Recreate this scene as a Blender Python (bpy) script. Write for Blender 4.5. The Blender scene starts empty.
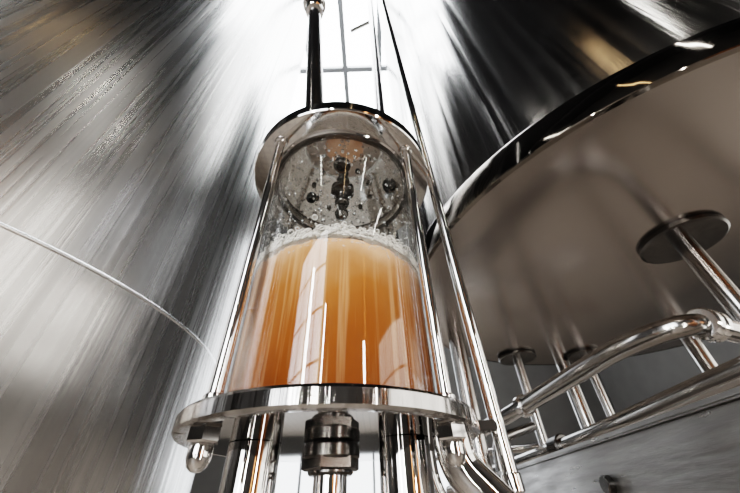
import bpy, bmesh, math, random
from mathutils import Vector, Matrix, Quaternion
random.seed(7)
Z0 = 1.4   # eye height above floor; lantern geometry is given relative to it
S = bpy.context.scene
COL = S.collection

# ---------------------------------------------------------------- materials
def newmat(name):
    m = bpy.data.materials.new(name); m.use_nodes = True
    nt = m.node_tree; nt.nodes.clear()
    out = nt.nodes.new('ShaderNodeOutputMaterial')
    return m, nt, out
def N(nt, t, **kw):
    n = nt.nodes.new(t)
    for k, v in kw.items(): setattr(n, k, v)
    return n
def steel(name, col=(.62,.61,.6), rough=.12, rvar=.0, streak=0, zs=.03, bump=0.0, wob=0.0, wobscale=1.5, streak_dark=0.0):
    m, nt, out = newmat(name)
    p = N(nt,'ShaderNodeBsdfPrincipled'); p.inputs['Metallic'].default_value = 1
    p.inputs['Base Color'].default_value = (*col,1); p.inputs['Roughness'].default_value = rough
    nt.links.new(p.outputs[0], out.inputs[0])
    if streak:
        tc = N(nt,'ShaderNodeTexCoord'); mp = N(nt,'ShaderNodeMapping')
        mp.inputs['Scale'].default_value = (1,1,zs)
        nt.links.new(tc.outputs['Object'], mp.inputs[0])
        n1 = N(nt,'ShaderNodeTexNoise'); n1.inputs['Scale'].default_value = streak; n1.inputs['Detail'].default_value = 5
        nt.links.new(mp.outputs[0], n1.inputs[0])
        mr = N(nt,'ShaderNodeMapRange'); mr.inputs[1].default_value=.3; mr.inputs[2].default_value=.7
        mr.inputs[3].default_value = max(.02,rough-rvar); mr.inputs[4].default_value = rough+rvar
        nt.links.new(n1.outputs[0], mr.inputs[0]); nt.links.new(mr.outputs[0], p.inputs['Roughness'])
        b1 = N(nt,'ShaderNodeBump'); b1.inputs['Strength'].default_value = 1; b1.inputs['Distance'].default_value = bump
        nt.links.new(n1.outputs[0], b1.inputs['Height'])
        n2 = N(nt,'ShaderNodeTexNoise'); n2.inputs['Scale'].default_value = wobscale; n2.inputs['Detail'].default_value = 2
        nt.links.new(mp.outputs[0], n2.inputs[0])
        b2 = N(nt,'ShaderNodeBump'); b2.inputs['Strength'].default_value = 1; b2.inputs['Distance'].default_value = wob
        nt.links.new(n2.outputs[0], b2.inputs['Height']); nt.links.new(b1.outputs[0], b2.inputs['Normal'])
        nt.links.new(b2.outputs[0], p.inputs['Normal'])
        if streak_dark:  # darkens the base colour along the streak noise
            mx = N(nt,'ShaderNodeMix', data_type='RGBA')
            mx.inputs[6].default_value = (*col,1)
            mx.inputs[7].default_value = (col[0]*(1-streak_dark),col[1]*(1-streak_dark),col[2]*(1-streak_dark),1)
            nt.links.new(n1.outputs[0], mx.inputs[0])
            nt.links.new(mx.outputs[2], p.inputs['Base Color'])
    return m
def plain(name, col, rough=.6, metal=0, noise=0, nscale=8):
    m, nt, out = newmat(name)
    p = N(nt,'ShaderNodeBsdfPrincipled'); p.inputs['Metallic'].default_value = metal
    p.inputs['Base Color'].default_value = (*col,1); p.inputs['Roughness'].default_value = rough
    nt.links.new(p.outputs[0], out.inputs[0])
    if noise:
        n1 = N(nt,'ShaderNodeTexNoise'); n1.inputs['Scale'].default_value = nscale; n1.inputs['Detail'].default_value = 6
        tc = N(nt,'ShaderNodeTexCoord'); nt.links.new(tc.outputs['Object'], n1.inputs[0])
        mx = N(nt,'ShaderNodeMix', data_type='RGBA')
        mx.inputs[6].default_value = (*[c*(1-noise) for c in col],1); mx.inputs[7].default_value = (*[min(1,c*(1+noise)) for c in col],1)
        nt.links.new(n1.outputs[0], mx.inputs[0]); nt.links.new(mx.outputs[2], p.inputs['Base Color'])
    return m
def emis(name, col, s):
    m, nt, out = newmat(name)
    e = N(nt,'ShaderNodeEmission'); e.inputs[0].default_value=(*col,1); e.inputs[1].default_value=s
    nt.links.new(e.outputs[0], out.inputs[0]); return m
def thin_glass(name, tint=(1,1,1)):
    m, nt, out = newmat(name)
    t = N(nt,'ShaderNodeBsdfTransparent'); t.inputs[0].default_value=(*tint,1)
    g = N(nt,'ShaderNodeBsdfGlossy'); g.inputs['Roughness'].default_value=.015
    lw = N(nt,'ShaderNodeLayerWeight'); lw.inputs[0].default_value=.5
    pw = N(nt,'ShaderNodeMath',operation='POWER'); pw.inputs[1].default_value=4
    nt.links.new(lw.outputs['Facing'],pw.inputs[0])
    mr = N(nt,'ShaderNodeMath',operation='MULTIPLY_ADD'); mr.inputs[1].default_value=.6; mr.inputs[2].default_value=.04
    nt.links.new(pw.outputs[0],mr.inputs[0])
    mx = N(nt,'ShaderNodeMixShader')
    nt.links.new(mr.outputs[0], mx.inputs[0]); nt.links.new(t.outputs[0], mx.inputs[1]); nt.links.new(g.outputs[0], mx.inputs[2])
    nt.links.new(mx.outputs[0], out.inputs[0])
    return m

M_TANK_L = steel('brushed_tank_steel',(.70,.69,.68),.27,.06,streak=32,zs=.005,bump=.0020,wob=.010,wobscale=4,streak_dark=.35)
M_TANK_R = steel('polished_tank_steel',(.55,.54,.53),.16,.06,streak=22,zs=.005,bump=.0025,wob=.018,wobscale=4,streak_dark=.4)
M_UNDER = steel('vessel_bottom_steel',(.43,.395,.37),.22,.03,streak=1.0,zs=1,bump=.0,wob=.008,wobscale=.9)
M_BAND = steel('rim_band_steel',(.24,.22,.20),.07,.02,streak=5,zs=.3,bump=.0,wob=.006,wobscale=5)
M_CHROME = steel('polished_steel',(.66,.65,.64),.06)
M_MIRROR = steel('mirror_steel',(.45,.44,.43),.035)
M_PIPE = steel('pipe_steel',(.52,.51,.50),.14,.04,streak=8,zs=1,bump=.0006,wob=.001,streak_dark=.2)
M_FLANGE = steel('machined_flange_steel',(.55,.54,.53),.10,.05,streak=90,zs=.02,bump=.001,wob=.008,wobscale=24,streak_dark=.4)
M_DARK = plain('black_rubber',(.012,.012,.012),.4)
M_DSTEEL = plain('dark_fitting_metal',(.14,.135,.13),.25,1,.3,30)
M_SEAM = steel('weld_seam_steel',(.75,.75,.75),.25)
M_GLASS = thin_glass('sight_glass',(.985,.99,.985))

# beer
M_BEER, nt, out = newmat('hazy_amber_beer')
tc = N(nt,'ShaderNodeTexCoord'); sx = N(nt,'ShaderNodeSeparateXYZ'); nt.links.new(tc.outputs['Object'], sx.inputs[0])
mp = N(nt,'ShaderNodeMapping'); mp.inputs['Scale'].default_value=(1,1,.5); nt.links.new(tc.outputs['Object'], mp.inputs[0])
nz = N(nt,'ShaderNodeTexNoise'); nz.inputs['Scale'].default_value=16; nz.inputs['Detail'].default_value=6; nt.links.new(mp.outputs[0], nz.inputs[0])
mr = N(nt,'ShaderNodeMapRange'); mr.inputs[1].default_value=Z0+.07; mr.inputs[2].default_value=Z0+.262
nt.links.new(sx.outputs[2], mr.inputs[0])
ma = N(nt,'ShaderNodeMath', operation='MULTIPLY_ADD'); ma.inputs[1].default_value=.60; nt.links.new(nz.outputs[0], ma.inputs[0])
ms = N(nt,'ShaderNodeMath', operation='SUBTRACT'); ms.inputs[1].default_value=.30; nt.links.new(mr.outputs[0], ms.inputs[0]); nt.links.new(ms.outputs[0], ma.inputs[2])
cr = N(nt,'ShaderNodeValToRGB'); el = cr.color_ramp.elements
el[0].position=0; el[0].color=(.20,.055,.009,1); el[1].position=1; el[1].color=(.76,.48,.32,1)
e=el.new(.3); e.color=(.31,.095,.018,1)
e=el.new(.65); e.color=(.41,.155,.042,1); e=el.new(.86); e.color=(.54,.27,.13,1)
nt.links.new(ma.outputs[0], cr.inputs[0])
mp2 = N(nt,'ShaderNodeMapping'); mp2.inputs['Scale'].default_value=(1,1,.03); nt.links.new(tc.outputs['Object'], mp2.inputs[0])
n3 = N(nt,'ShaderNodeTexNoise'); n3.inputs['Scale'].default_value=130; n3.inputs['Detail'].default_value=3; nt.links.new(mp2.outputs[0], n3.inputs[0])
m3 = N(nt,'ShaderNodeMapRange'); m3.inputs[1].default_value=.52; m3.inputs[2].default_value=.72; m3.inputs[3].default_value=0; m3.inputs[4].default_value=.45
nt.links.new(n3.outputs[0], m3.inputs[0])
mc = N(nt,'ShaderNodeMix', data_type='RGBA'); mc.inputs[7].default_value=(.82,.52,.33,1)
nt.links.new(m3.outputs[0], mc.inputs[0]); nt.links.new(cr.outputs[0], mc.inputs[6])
p = N(nt,'ShaderNodeBsdfPrincipled'); p.inputs['Roughness'].default_value=.05; nt.links.new(mc.outputs[2], p.inputs['Base Color'])
tr = N(nt,'ShaderNodeBsdfTranslucent'); nt.links.new(mc.outputs[2], tr.inputs[0])
mx = N(nt,'ShaderNodeMixShader'); mx.inputs[0].default_value=.25
nt.links.new(p.outputs[0], mx.inputs[1]); nt.links.new(tr.outputs[0], mx.inputs[2]); nt.links.new(mx.outputs[0], out.inputs[0])

# foam / bubbles
M_FOAM, nt, out = newmat('beer_foam')
p = N(nt,'ShaderNodeBsdfPrincipled'); p.inputs['Base Color'].default_value=(.95,.88,.80,1); p.inputs['Roughness'].default_value=.12
nv = N(nt,'ShaderNodeTexVoronoi'); nv.inputs['Scale'].default_value=260
bb = N(nt,'ShaderNodeBump'); bb.inputs['Distance'].default_value=.003; nt.links.new(nv.outputs[0], bb.inputs['Height']); nt.links.new(bb.outputs[0], p.inputs['Normal'])
trf = N(nt,'ShaderNodeBsdfTranslucent'); trf.inputs[0].default_value=(1,.94,.86,1)
mx = N(nt,'ShaderNodeMixShader'); mx.inputs[0].default_value=.4
nt.links.new(p.outputs[0], mx.inputs[1]); nt.links.new(trf.outputs[0], mx.inputs[2]); nt.links.new(mx.outputs[0], out.inputs[0])
M_BUB, nt, out = newmat('bubble_film')
t = N(nt,'ShaderNodeBsdfTransparent'); d = N(nt,'ShaderNodeBsdfPrincipled'); d.inputs['Base Color'].default_value=(1,.98,.95,1); d.inputs['Roughness'].default_value=.03
d2 = N(nt,'ShaderNodeBsdfTranslucent'); d2.inputs[0].default_value=(1,.98,.95,1)
md = N(nt,'ShaderNodeMixShader'); md.inputs[0].default_value=.45; nt.links.new(d.outputs[0],md.inputs[1]); nt.links.new(d2.outputs[0],md.inputs[2])
lw = N(nt,'ShaderNodeLayerWeight'); lw.inputs[0].default_value=.65
mx = N(nt,'ShaderNodeMixShader'); nt.links.new(lw.outputs['Facing'], mx.inputs[0]); nt.links.new(t.outputs[0], mx.inputs[1]); nt.links.new(md.outputs[0], mx.inputs[2])
nt.links.new(mx.outputs[0], out.inputs[0])
M_DROP, nt, out = newmat('water_droplet')
p = N(nt,'ShaderNodeBsdfPrincipled'); p.inputs['Transmission Weight'].default_value=1; p.inputs['IOR'].default_value=1.33; p.inputs['Roughness'].default_value=.0
nt.links.new(p.outputs[0], out.inputs[0])

# floor tiles
M_FLOOR, nt, out = newmat('floor_tiles')
tc = N(nt,'ShaderNodeTexCoord'); br = N(nt,'ShaderNodeTexBrick'); br.offset=0
br.inputs['Color1'].default_value=(.38,.33,.28,1); br.inputs['Color2'].default_value=(.34,.29,.25,1); br.inputs['Mortar'].default_value=(.14,.13,.12,1)
br.inputs['Scale'].default_value=4; br.inputs['Mortar Size'].default_value=.015; br.inputs['Brick Width'].default_value=.5; br.inputs['Row Height'].default_value=.5
nt.links.new(tc.outputs['Object'], br.inputs[0])
p = N(nt,'ShaderNodeBsdfPrincipled'); p.inputs['Roughness'].default_value=.35; nt.links.new(br.outputs[0], p.inputs['Base Color']); nt.links.new(p.outputs[0], out.inputs[0])
M_WALL = plain('plaster_wall',(.12,.115,.11),.8,0,.15,3)
M_CEIL = plain('dark_ceiling',(.03,.03,.033),.8,0,.2,2)
M_BEAMP = plain('painted_beam',(.06,.06,.065),.5,0,.2,6)
M_FRAME = plain('window_frame_paint',(.30,.31,.32),.5,0,.1,6)
M_SKY = emis('daylit_skylight_glazing',(.93,.97,1.0),11)
M_WIN = emis('daylit_window_glazing',(.92,.96,1.0),2.3)
M_GLOW_FRONT = emis('added_front_glow',(.95,.97,1.0),5)  # glow of the added panel behind the camera
M_GLOW_SIDE = emis('added_side_glow',(1.0,.96,.90),2.0)  # glow of the added panel on the right wall
M_TUBE = emis('added_white_tube',(1.0,.97,.9),20)  # white tubes added for reflections in the steel
M_WARM = emis('warm_sodium_tube',(1.0,.68,.36),6)
M_COPPER = plain('copper',(.80,.36,.16),.22,1,.2,3)

# ---------------------------------------------------------------- mesh helpers
def finish(bm, name, mat, parent=None, angle=35, smooth=True):
    me = bpy.data.meshes.new(name)
    bmesh.ops.recalc_face_normals(bm, faces=bm.faces[:])
    bm.to_mesh(me); bm.free()
    if smooth:
        me.polygons.foreach_set('use_smooth',[True]*len(me.polygons))
        me.set_sharp_from_angle(angle=math.radians(angle))
    for mm in (mat if isinstance(mat,list) else [mat]): me.materials.append(mm)
    ob = bpy.data.objects.new(name, me); COL.objects.link(ob)
    if parent: ob.parent = parent
    return ob
def empty(name):
    e = bpy.data.objects.new(name, None); COL.objects.link(e); return e
def lathe_bm(bm, prof, seg=96, c=(0,0), closed=False):
    rings=[]
    for r,z in prof:
        if r<1e-6: rings.append([bm.verts.new((c[0],c[1],z+Z0))])
        else: rings.append([bm.verts.new((c[0]+r*math.cos(2*math.pi*i/seg),c[1]+r*math.sin(2*math.pi*i/seg),z+Z0)) for i in range(seg)])
    pr = list(zip(rings,rings[1:]))
    if closed: pr.append((rings[-1],rings[0]))
    for a,b in pr:
        for i in range(seg):
            j=(i+1)%seg
            if len(a)==1 and len(b)==1: continue
            if len(a)==1: bm.faces.new((a[0],b[i],b[j]))
            elif len(b)==1: bm.faces.new((a[i],a[j],b[0]))
            else: bm.faces.new((a[i],a[j],b[j],b[i]))
def lathe(name, prof, mat, parent=None, seg=96, c=(0,0), closed=False, angle=35):
    bm=bmesh.new(); lathe_bm(bm,prof,seg,c,closed); return finish(bm,name,mat,parent,angle)
def chprof(r,z0,z1,ch=.002):
    return [(0,z0),(r-ch,z0),(r,z0+ch),(r,z1-ch),(r-ch,z1),(0,z1)]
def fillet(pts, rad, n=8):
    pts=[Vector(p) for p in pts]; out=[pts[0]]
    for i in range(1,len(pts)-1):
        a,b,c=pts[i-1],pts[i],pts[i+1]
        d1=(a-b); d2=(c-b); k=min(rad,d1.length*.48,d2.length*.48)
        s=b+d1.normalized()*k; e=b+d2.normalized()*k
        for t in range(n+1):
            t/=n; out.append((1-t)**2*s+2*t*(1-t)*b+t*t*e)
    out.append(pts[-1]); return out
def tube_bm(bm, pts, r, rad=.1, seg=24, cap=True):
    P=fillet([(p[0],p[1],p[2]+Z0) for p in pts],rad)
    T=[]
    for i in range(len(P)):
        a=P[max(0,i-1)]; b=P[min(len(P)-1,i+1)]; T.append((b-a).normalized())
    up=Vector((0,0,1)) if abs(T[0].z)<.9 else Vector((1,0,0))
    n=T[0].cross(up).normalized(); rings=[]
    for i,(q,t) in enumerate(zip(P,T)):
        n=(n-t*n.dot(t)).normalized(); b=t.cross(n)
        rings.append([bm.verts.new(q+n*r*math.cos(2*math.pi*k/seg)+b*r*math.sin(2*math.pi*k/seg)) for k in range(seg)])
    for a,b in zip(rings,rings[1:]):
        for i in range(seg):
            j=(i+1)%seg; bm.faces.new((a[i],a[j],b[j],b[i]))
    if cap: bm.faces.new(rings[0]); bm.faces.new(rings[-1])
def tube(name, pts, r, mat, parent=None, rad=.1, seg=24):
    bm=bmesh.new(); tube_bm(bm,pts,r,rad,seg); return finish(bm,name,mat,parent,50)
def collar(name, a, b, r, mat, parent=None, seg=24):
    a=Vector(a); b=Vector(b); d=(b-a); L=d.length; d.normalize()
    bm=bmesh.new(); ch=min(r*.12,L*.2)
    prof=[(0,0),(r-ch,0),(r,ch),(r,L-ch),(r-ch,L),(0,L)]
    rings=[]
    q=Vector((0,0,1)).rotation_difference(d)
    for rr,z in prof:
        if rr==0: rings.append([bm.verts.new(a+Vector((0,0,Z0))+q@Vector((0,0,z)))])
        else: rings.append([bm.verts.new(a+Vector((0,0,Z0))+q@Vector((rr*math.cos(2*math.pi*i/seg),rr*math.sin(2*math.pi*i/seg),z))) for i in range(seg)])
    for A,B in zip(rings,rings[1:]):
        for i in range(seg):
            j=(i+1)%seg
            if len(A)==1: bm.faces.new((A[0],B[i],B[j]))
            elif len(B)==1: bm.faces.new((A[i],A[j],B[0]))
            else: bm.faces.new((A[i],A[j],B[j],B[i]))
    return finish(bm,name,mat,parent,30)
def box_bm(bm, lo, hi):
    v=[bm.verts.new((x,y,z+Z0)) for x in (lo[0],hi[0]) for y in (lo[1],hi[1]) for z in (lo[2],hi[2])]
    for f in ((0,1,3,2),(4,6,7,5),(0,4,5,1),(2,3,7,6),(0,2,6,4),(1,5,7,3)): bm.faces.new([v[i] for i in f])
def box(name, lo, hi, mat, parent=None, bev=0):
    bm=bmesh.new(); box_bm(bm,lo,hi)
    if bev: bmesh.ops.bevel(bm,geom=bm.edges[:],offset=bev,segments=2,affect='EDGES')
    return finish(bm,name,mat,parent,30)

# ---------------------------------------------------------------- sight glass lantern
LX,LY = -.0495,.415
lan = empty('beer_sight_glass')
C=(LX,LY)
lathe('base_flange',[(.150,.0605),(.156,.0605),(.158,.061),(.160,.0635),(.160,.0755),(.158,.0785),(.140,.0795),(0,.0795)],M_FLANGE,lan,192,C,angle=25)
lathe('base_flange_underside',[(0,.0605),(.150,.0605)],M_MIRROR,lan,128,C,angle=25)
lathe('top_flange',[(0,.484),(.1615,.484),(.163,.4845),(.1645,.487),(.1645,.507),(.1625,.510),(0,.510)],M_CHROME,lan,192,C,angle=25)
lathe('top_seat_ring',[(.116,.484),(.116,.479),(.118,.477),(.128,.477),(.130,.479),(.130,.484)],M_CHROME,lan,160,C,closed=True,angle=30)
lathe('top_gasket',[(.1185,.477),(.1185,.474),(.1265,.474),(.1265,.477)],M_DSTEEL,lan,128,C,closed=True)
lathe('base_gasket',[(.117,.0795),(.117,.083),(.127,.083),(.127,.0795)],M_DARK,lan,128,C,closed=True)
lathe('glass_tube',[(.1212,.081),(.124,.081),(.124,.476),(.1212,.476)],M_GLASS,lan,192,C,closed=True,angle=50)
lathe('beer',[(0,.0805),(.1205,.0805),(.1205,.257),(.119,.2595),(0,.2595)],M_BEER,lan,160,C,angle=30)
# foam ring with uneven edge
bm=bmesh.new(); seg=360
def fz(i,k): return .0030*math.sin(i*.07+k)+.0018*math.sin(i*.31+1.3*k)+random.uniform(-.0015,.0015)
prof=[(.1206,.2565,1),(.1208,.260,1),(.1206,.2675,2),(.117,.270,2),(.06,.264,2)]
rg=[]
for r,z,k in prof:
    rg.append([bm.verts.new((LX+r*math.cos(2*math.pi*i/seg),LY+r*math.sin(2*math.pi*i/seg),z+Z0+(fz(i,k) if k else 0))) for i in range(seg)])
for a,b in zip(rg,rg[1:]):
    for i in range(seg):
        j=(i+1)%seg; bm.faces.new((a[i],a[j],b[j],b[i]))
finish(bm,'foam_layer',M_FOAM,lan,80)
# bubbles: one template icosphere, copied numerically
tb=bmesh.new(); bmesh.ops.create_icosphere(tb,subdivisions=2,radius=1)
TV=[v.co.copy() for v in tb.verts]; TF=[[v.index for v in f.verts] for f in tb.faces]; tb.free()
def blobs(name, items, mat):
    vs=[]; fs=[]
    for pos,r,q,fl in items:
        o=len(vs); P=Vector(pos)+Vector((0,0,Z0)); m3=q.to_matrix()
        vs.extend([P+m3@Vector((v.x*r,v.y*r,v.z*r*fl)) for v in TV])
        fs.extend([[i+o for i in f] for f in TF])
    me=bpy.data.meshes.new(name); me.from_pydata(vs,[],fs); me.polygons.foreach_set('use_smooth',[True]*len(fs)); me.materials.append(mat)
    ob=bpy.data.objects.new(name,me); COL.objects.link(ob); ob.parent=lan; return ob
items=[]
for i in range(3600):
    a=random.uniform(0,2*math.pi); r=random.choice([.001,.0013,.0016,.002,.0025,.0033,.0042])*random.uniform(.8,1.2)
    u=random.random()
    z=.263+abs(random.gauss(0,.0085)) if u<.85 else (.258-abs(random.gauss(0,.006)))
    if u>=.85: r=min(r,.0018)
    R=.1205-r*.6
    items.append(((LX+R*math.cos(a),LY+R*math.sin(a),z),r,Quaternion(),1))
blobs('foam_bubbles',items,M_BUB)
items=[]
for i in range(700):
    a=random.uniform(0,2*math.pi); r=random.choice([.0007,.0009,.0012,.0016,.002,.0026])*random.uniform(.8,1.2)
    z=random.uniform(.275,.465)
    n=Vector((math.cos(a),math.sin(a),0)); q=Vector((0,0,1)).rotation_difference(n)
    items.append(((LX+.1208*n.x,LY+.1208*n.y,z),r,q,.5))
for i in range(200):
    a=random.uniform(0,2*math.pi); rr=.112*math.sqrt(random.random()); r=random.uniform(.0012,.0032)
    items.append(((LX+rr*math.cos(a),LY+rr*math.sin(a),.4835),r,Quaternion(),.6))
blobs('condensation_droplets',items,M_DROP)
items=[]
for i in range(160):   # froth spatter left on the wall of the glass and the lid
    a=random.uniform(0,2*math.pi); r=random.uniform(.0008,.0018); z=.272+random.random()**2*.19
    items.append(((LX+.1200*math.cos(a),LY+.1200*math.sin(a),z),r,Quaternion(),1))
for i in range(70):
    a=random.uniform(0,2*math.pi); rr=.110*math.sqrt(random.random()); r=random.uniform(.0012,.0028)
    items.append(((LX+rr*math.cos(a),LY+rr*math.sin(a),.4832),r,Quaternion(),.8))
blobs('froth_spatter',items,M_BUB)

# tie rods, nuts
def hexnut(name,x,y,z0,z1,r,mat,rot=0):
    bm=bmesh.new()
    ch=(z1-z0)*.12
    rings=[]
    for rr,z in ((0,z0),(r*.9,z0),(r,z0+ch),(r,z1-ch),(r*.9,z1),(0,z1)):
        if rr==0: rings.append([bm.verts.new((x,y,z+Z0))])
        else: rings.append([bm.verts.new((x+rr*math.cos(rot+i*math.pi/3),y+rr*math.sin(rot+i*math.pi/3),z+Z0)) for i in range(6)])
    for A,B in zip(rings,rings[1:]):
        for i in range(6):
            j=(i+1)%6
            if len(A)==1: bm.faces.new((A[0],B[i],B[j]))
            elif len(B)==1: bm.faces.new((A[i],A[j],B[0]))
            else: bm.faces.new((A[i],A[j],B[j],B[i]))
    return finish(bm,name,mat,lan,20)
base = math.atan2(-LY,-LX)
for k,al in enumerate((-47,47,133,-133)):
    t=base+math.radians(al); x=LX+.144*math.cos(t); y=LY+.144*math.sin(t)
    tube(f'tie_rod_{k+1}',[(x,y,.04),(x,y,.53)],.0066,M_CHROME,lan,seg=32)
    hexnut(f'rod_nut_lower_{k+1}',x,y,.048,.0604,.0135,M_CHROME,t)
    lathe(f'rod_acorn_{k+1}',[(.0085,.048),(.0095,.045),(.0095,.038),(.0075,.032),(.004,.029),(0,.0282)],M_CHROME,lan,32,(x,y))
    hexnut(f'rod_nut_upper_{k+1}',x,y,.5102,.523,.0135,M_CHROME,t)
    lathe(f'rod_collar_{k+1}',chprof(.0095,.0796,.086,.0015),M_CHROME,lan,32,(x,y))
    lathe(f'rod_collar_top_{k+1}',chprof(.0105,.476,.4838,.0015),M_CHROME,lan,32,(x,y))
# inside fittings on cap
lathe('spray_nozzle',[(0,.4838),(.021,.4838),(.022,.481),(.022,.477),(.012,.474),(.008,.470),(.008,.458),(.0125,.455),(.014,.450),(.0125,.445),(.007,.442),(.006,.432),(.010,.428),(.0125,.421),(.010,.413),(.005,.409),(0,.408)],M_DSTEEL,lan,48,C,angle=50)
for nme,(x,y,r) in {'vent_port':(.042,.406,.012),'inlet_port':(-.045,.355,.013),'probe_port':(-.112,.43,.008)}.items():
    lathe(nme,[(0,.4825),(r*.75,.4825),(r*.75,.477),(r,.4765),(r*1.15,.479),(r*1.2,.4838)],M_DARK if nme!='inlet_port' else M_DSTEEL,lan,40,(x,y))
for k in range(10):
    t=k*2*math.pi/10+.3; lathe(f'cap_screw_{k+1}',[(.0045,.4838),(.0045,.4805),(.003,.479),(0,.479)],M_DSTEEL,lan,20,(LX+.055*math.cos(t),LY+.055*math.sin(t)))
# pipes below
for nme,x in (('drain_pipe_a',LX-.078),('drain_pipe_b',LX+.078)):
    lathe(nme,[(0,-1.05),(.0265,-1.05),(.0265,.0600)],M_CHROME,lan,64,(x,LY-.02))
lathe('centre_pipe',[(0,-1.05),(.0175,-1.05),(.0175,.0600)],M_CHROME,lan,48,C)
lathe('centre_union',[(.0175,.060),(.029,.060),(.031,.058),(.031,.048),(.029,.046),(.024,.045),(.024,.034),(.022,.032),(.0175,.032)],M_DSTEEL,lan,48,C,angle=25)
hexnut('centre_union_nut',LX,LY,.036,.050,.031,M_DSTEEL,.3)
hexnut('centre_union_nut_low',LX,LY,-.002,.012,.022,M_DSTEEL,.1)
tube('manifold',[(-.35,LY,-1.08),(.35,LY,-1.08)],.05,M_PIPE,lan)
for x in (-.3,.3): lathe('manifold_foot',[(0,-1.4),(.06,-1.4),(.06,-1.39),(.02,-1.385),(.02,-1.12)],M_PIPE,lan,32,(x,LY))
# bypass elbows
tube('bypass_elbow_a',[(.074,.368,.0600),(.077,.368,.032),(.125,.366,-.018),(.19,.366,-.30)],.0185,M_CHROME,lan,rad=.05,seg=32)
tube('bypass_elbow_b',[(.052,.44,.0600),(.054,.44,.02),(.10,.44,-.06),(.12,.44,-.35)],.0145,M_CHROME,lan,rad=.05)
# gauge tube to the right
tube('level_gauge_tube',[(.131,.392,.018),(.1125,.388,.62),(.085,.388,1.7)],.0078,M_CHROME,lan,rad=.3,seg=32)
collar('gauge_tube_collar',(.1313,.392,.012),(.1308,.392,.028),.0094,M_CHROME,lan)
box('gauge_bracket',(.100,.384,.064),(.128,.396,.074),M_CHROME,lan,.001)
box('gauge_bracket_top',(.095,.382,.490),(.118,.394,.500),M_CHROME,lan,.001)
# inlet pipe up
tube('inlet_riser',[(-.100,.375,.51),(-.108,.372,.62),(-.178,.352,1.5),(-.30,.33,3.2)],.0215,M_PIPE,lan,rad=.2,seg=32)
collar('inlet_ferrule',(-.1005,.375,.5102),(-.1015,.3745,.535),.027,M_CHROME,lan,40)
collar('inlet_clamp',(-.168,.355,1.37),(-.172,.354,1.42),.032,M_CHROME,lan,40)
collar('inlet_clamp_flange',(-.174,.353,1.445),(-.176,.3528,1.465),.042,M_CHROME,lan,40)

# ---------------------------------------------------------------- left tank
HT=8.4
tl = empty('fermentation_tank')
tl_c=(-3.521,2.109); TR=2.3
lathe('shell',[(0,-1.05),(1.9,-.95),(2.2,-.85),(TR,-.7),(TR,HT),(2.2,HT+.2),(1.9,HT+.3),(0,HT+.35)],M_TANK_L,tl,320,tl_c,angle=60)
lathe('weld_seam',[(TR-.001,.957),(TR+.004,.962),(TR+.008,.97),(TR+.004,.978),(TR-.001,.983)],M_SEAM,tl,320,tl_c,angle=80)
for k in range(4):
    t=math.pi/4+k*math.pi/2
    lathe(f'leg_{k+1}',[(0,-1.4),(.14,-1.4),(.14,-1.385),(.07,-1.38),(.07,-.8)],M_PIPE,tl,32,(tl_c[0]+1.9*math.cos(t),tl_c[1]+1.9*math.sin(t)))

# ---------------------------------------------------------------- right vessel
tr_ = empty('brew_kettle')
rc=(1.62,1.62)
lathe('shell',[(1.335,1.06),(1.335,HT),(1.2,HT+.2),(0,HT+.3)],M_TANK_R,tr_,256,rc,angle=60)
lathe('bottom_plate',[(0,.985),(.9,.992),(1.31,1.001),(1.345,1.001)],M_UNDER,tr_,256,rc,angle=60)
lathe('rim_band',[(1.345,1.000),(1.364,1.000),(1.3665,1.003),(1.368,1.125),(1.364,1.134),(1.335,1.138)],M_BAND,tr_,256,rc,angle=25)
for k,dg in enumerate((-100,-50,0,45,90,148)):
    t=math.radians(dg); x=rc[0]+1.2*math.cos(t); y=rc[1]+1.2*math.sin(t)
    lathe(f'leg_{k+1}',[(0,-1.4),(.12,-1.4),(.12,-1.385),(.055,-1.38),(.055,1.0)],M_PIPE,tr_,32,(x,y))
def nozzle(name,x,y,R,r,zlow,zp=.99,mat=M_PIPE):
    lathe(name+'_pad',[(r,zp),(R,zp-.0),(R,zp-.018),(R*.94,zp-.024),(r,zp-.026)],M_DSTEEL,tr_,64,(x,y),angle=25)
    lathe(name+'_neck',[(r,zp),(r,zlow)],mat,tr_,48,(x,y))
nozzle('outlet',1.50,1.22,.175,.042,.30,zp=.986)
nozzle('drain',1.20,2.72,.15,.035,.0)
nozzle('cip',1.75,2.70,.13,.03,.2)

# transfer piping
tp = empty('transfer_piping')
tube('upper_line',[(.50,2.9,.36),(.726,2.13,.406),(.985,1.26,.49),(1.13,1.08,.50),(1.50,1.22,.48)],.040,M_PIPE,tp,rad=.22,seg=32)
tube('lower_line',[(.85,3.0,.22),(1.064,1.98,.272),(1.24,1.14,.345),(1.42,.45,.39)],.038,M_PIPE,tp,rad=.2,seg=32)
collar('union_a',(1.17,1.096,.497),(1.20,1.107,.495),.058,M_CHROME,tp,40)
collar('union_b',(1.205,1.109,.495),(1.235,1.12,.494),.058,M_CHROME,tp,40)
collar('union_c',(.80,1.88,.430),(.79,1.92,.426),.055,M_CHROME,tp,40)
tube('riser_line',[(.72,2.3,-1.35),(.72,2.3,.33),(1.1,2.6,.45)],.03,M_PIPE,tp,rad=.12)
tube('low_manifold',[(.55,3.2,.12),(1.9,2.3,.22)],.04,M_PIPE,tp)
tube('mid_manifold',[(.45,3.3,.36),(2.2,2.9,.42)],.028,M_PIPE,tp)
tube('valve_branch',[(.62,2.6,.38),(.62,2.6,-.2),(.95,2.4,-.25)],.03,M_PIPE,tp,rad=.1)
collar('valve_body',(.62,2.6,.16),(.62,2.6,.24),.07,M_DSTEEL,tp,32)
collar('valve_body_b',(1.02,2.19,.262),(1.04,2.10,.266),.06,M_DSTEEL,tp,32)
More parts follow.
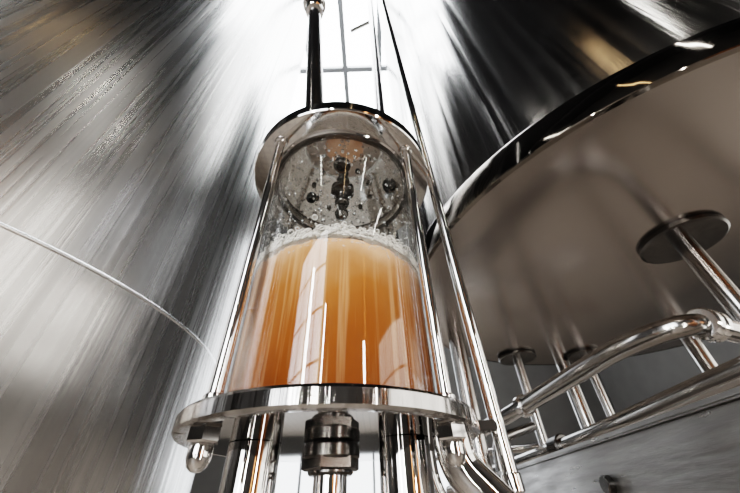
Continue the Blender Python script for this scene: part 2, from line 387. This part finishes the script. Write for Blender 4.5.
for x,y in ((1.32,.83),(.92,2.66)): lathe('pipe_stand',[(0,-1.4),(.08,-1.4),(.08,-1.39),(.02,-1.385),(.02,.30)],M_PIPE,tp,24,(x,y))

# ---------------------------------------------------------------- steel guard beam, lower right
gb = empty('steel_guard_rail')
M_BRUSH = steel('brushed_beam_steel',(.46,.45,.44),.36,.1,streak=5,zs=9,bump=.002,wob=.006,streak_dark=.6)
box('web_plate',(.63,.35,-.34),(.645,2.05,.14),M_BRUSH,gb,.004)
box('top_lip',(.615,.35,.138),(.70,2.05,.152),M_BRUSH,gb,.004)
for y in (.5,1.3,1.95): box(f'post_{int(y*10)}',(.646,y-.03,-1.4),(.70,y+.03,.138),M_BRUSH,gb,.004)
for k,y in enumerate((1.1,1.9)): collar(f'bolt_{k+1}',(.610,y,.045),(.632,y,.045),.022,M_DSTEEL,gb,12)

# ---------------------------------------------------------------- vertical service pipes in the gap
sp = empty('service_pipes')
for k,(x,y,r) in enumerate(((.125,1.25,.022),(.15,1.75,.045),(.20,2.25,.03))):
    lathe(f'riser_{k+1}',[(0,-1.38),(r,-1.38),(r,8.0),(0,8.0)],M_PIPE,sp,32,(x,y))
box('foot_plate',(.05,1.15,-1.4),(.25,2.35,-1.38),M_PIPE,sp)
tube('cross_pipe',[(.15,1.75,6.2),(-.2,1.9,6.25)],.03,M_PIPE,sp)

# ---------------------------------------------------------------- unseen copper kettle behind the viewer, added for warm reflections
ck = empty('warm_reflector_kettle')
lathe('body',[(0,-1.0),(.9,-1.0),(1.05,-.9),(1.1,-.7),(1.1,.5),(1.0,.75),(.7,1.0),(.3,1.25),(.18,1.5),(.18,3.0),(0,3.0)],M_COPPER,ck,96,(2.3,-2.6),angle=50)
lathe('plinth',[(0,-1.4),(1.15,-1.4),(1.15,-1.0),(0,-1.0)],M_WALL,ck,96,(2.3,-2.6))

# ---------------------------------------------------------------- room
def room(name,lo,hi,mat): return box(name,lo,hi,mat)
X0,X1,Y0,Y1,ZF,ZC=-7,6,-5,9,-1.4,9.2
room('floor',(X0,Y0,ZF-.1),(X1,Y1,ZF),M_FLOOR)
room('wall_left',(X0-.1,Y0,ZF),(X0,Y1,ZC),M_WALL); room('wall_right',(X1,Y0,ZF),(X1+.1,Y1,ZC),M_WALL)
room('wall_back',(X0,Y1,ZF),(X1,Y1+.1,ZC),M_WALL); room('wall_front',(X0,Y0-.1,ZF),(X1,Y0,ZC),M_WALL)
room('ceiling',(X0,Y0,ZC),(X1,Y1,ZC+.1),M_CEIL)
def glazing(name, axis, pos, a0,a1,b0,b1, na, nb, mat, th=.04, fw=.05):
    e=empty(name)
    def P(a,b,c):
        return {'y':(a,pos+c,b),'z':(a,b,pos+c),'x':(pos+c,a,b)}[axis]
    def bx(n,a0,b0,a1,b1,c0,c1,m):
        p=P(a0,b0,c0); q=P(a1,b1,c1); lo=tuple(min(i,j) for i,j in zip(p,q)); hi=tuple(max(i,j) for i,j in zip(p,q)); return box(n,lo,hi,m,e)
    sgn = -1
    if axis=='y' and pos<0: sgn=1
    if axis=='x' and pos<0: sgn=1
    bx('glazing',a0,b0,a1,b1,sgn*.005,sgn*.02,mat)
    for i in range(na+1):
        a=a0+(a1-a0)*i/na; bx(f'mullion_{i}',a-fw/2,b0-fw/2,a+fw/2,b1+fw/2,sgn*.0,sgn*(.02+th),M_FRAME)
    for i in range(nb+1):
        b=b0+(b1-b0)*i/nb; bx(f'transom_{i}',a0,b-fw/2,a1,b+fw/2,sgn*.0,sgn*(.018+th),M_FRAME)
    return e
glazing('window_1','z',ZC,-2.3,1.3,.4,8.5,4,5,M_SKY,th=.14,fw=.12)
glazing('window_2','y',Y1,-2.6,1.6,-1.0,6.6,5,7,M_WIN)
glazing('added_front_panel','y',Y0,-4.5,-1.0,0,5.2,4,5,M_GLOW_FRONT)  # glowing panel added behind the camera to reflect in the tanks
glazing('added_side_panel','x',X1,-4,3.2,-.9,3.2,7,4,M_GLOW_SIDE)  # unseen glowing panel, added to brighten the lower left tank
for k,y in enumerate((-3.2,-.4,8.8)):
    box(f'trim_{k+1}',(X0,y-.09,ZC-.38),(X1,y+.09,ZC-.17),M_BEAMP)
for k,(x,y,mm) in enumerate(((-1.9,-2.5,M_TUBE),(2.4,-2.2,M_TUBE),(4.4,-2.2,M_TUBE),(.6,-3.0,M_WARM))):  # lamps out of view; the white ones are added for tank reflections
    e=empty('unseen_ceiling_lamp'); zl=5.2
    box('housing',(x-.08,y-.9,zl),(x+.08,y+.9,zl+.06),M_BEAMP,e)
    tube('tube',[(x,y-.85,zl-.03),(x,y+.85,zl-.03)],.03,mm,e,seg=12)
    for yy in (-.6,.6): tube('hanger',[(x,y+yy,zl),(x,y+yy,ZC)],.008,M_BEAMP,e,seg=8)

# ---------------------------------------------------------------- lights
def area(name, loc, target, size, sy, energy, col=(1,1,1)):
    l=bpy.data.lights.new(name,'AREA'); l.shape='RECTANGLE'; l.size=size; l.size_y=sy; l.energy=energy; l.color=col
    o=bpy.data.objects.new(name,l); COL.objects.link(o); o.location=(loc[0],loc[1],loc[2]+Z0)
    d=Vector(target)-Vector(loc); o.rotation_euler=d.to_track_quat('-Z','Y').to_euler(); return o
area('added_streak_light',(-.75,-1.2,.5),(LX,LY,.2),.05,1.6,15,(1,.96,.90))  # thin strip lights added off camera for vertical streaks on the glass
area('added_streak_light.001',(-.25,-1.4,.3),(LX,LY,.2),.02,1.6,10,(1,.96,.90))
area('added_streak_light.002',(.9,-.9,.1),(LX,LY,.2),.04,1.4,10,(1,.94,.87))
w=bpy.data.worlds.new('World'); S.world=w; w.use_nodes=True
w.node_tree.nodes['Background'].inputs[0].default_value=(.6,.7,.85,1); w.node_tree.nodes['Background'].inputs[1].default_value=.3

# ---------------------------------------------------------------- camera
cam=bpy.data.cameras.new('Camera'); co=bpy.data.objects.new('Camera',cam); COL.objects.link(co)
cam.sensor_width=36; cam.lens=15.81; cam.clip_start=.01
R=Matrix.Rotation(math.radians(90+39.5),4,'X')@Matrix.Rotation(math.radians(-1.9),4,'Z')
co.matrix_world=Matrix.Translation((0,0,Z0))@R
cam.dof.use_dof=True; cam.dof.focus_distance=.42; cam.dof.aperture_fstop=8
S.camera=co
S.view_settings.view_transform='Filmic'; S.view_settings.look='High Contrast'
S.view_settings.exposure=.28
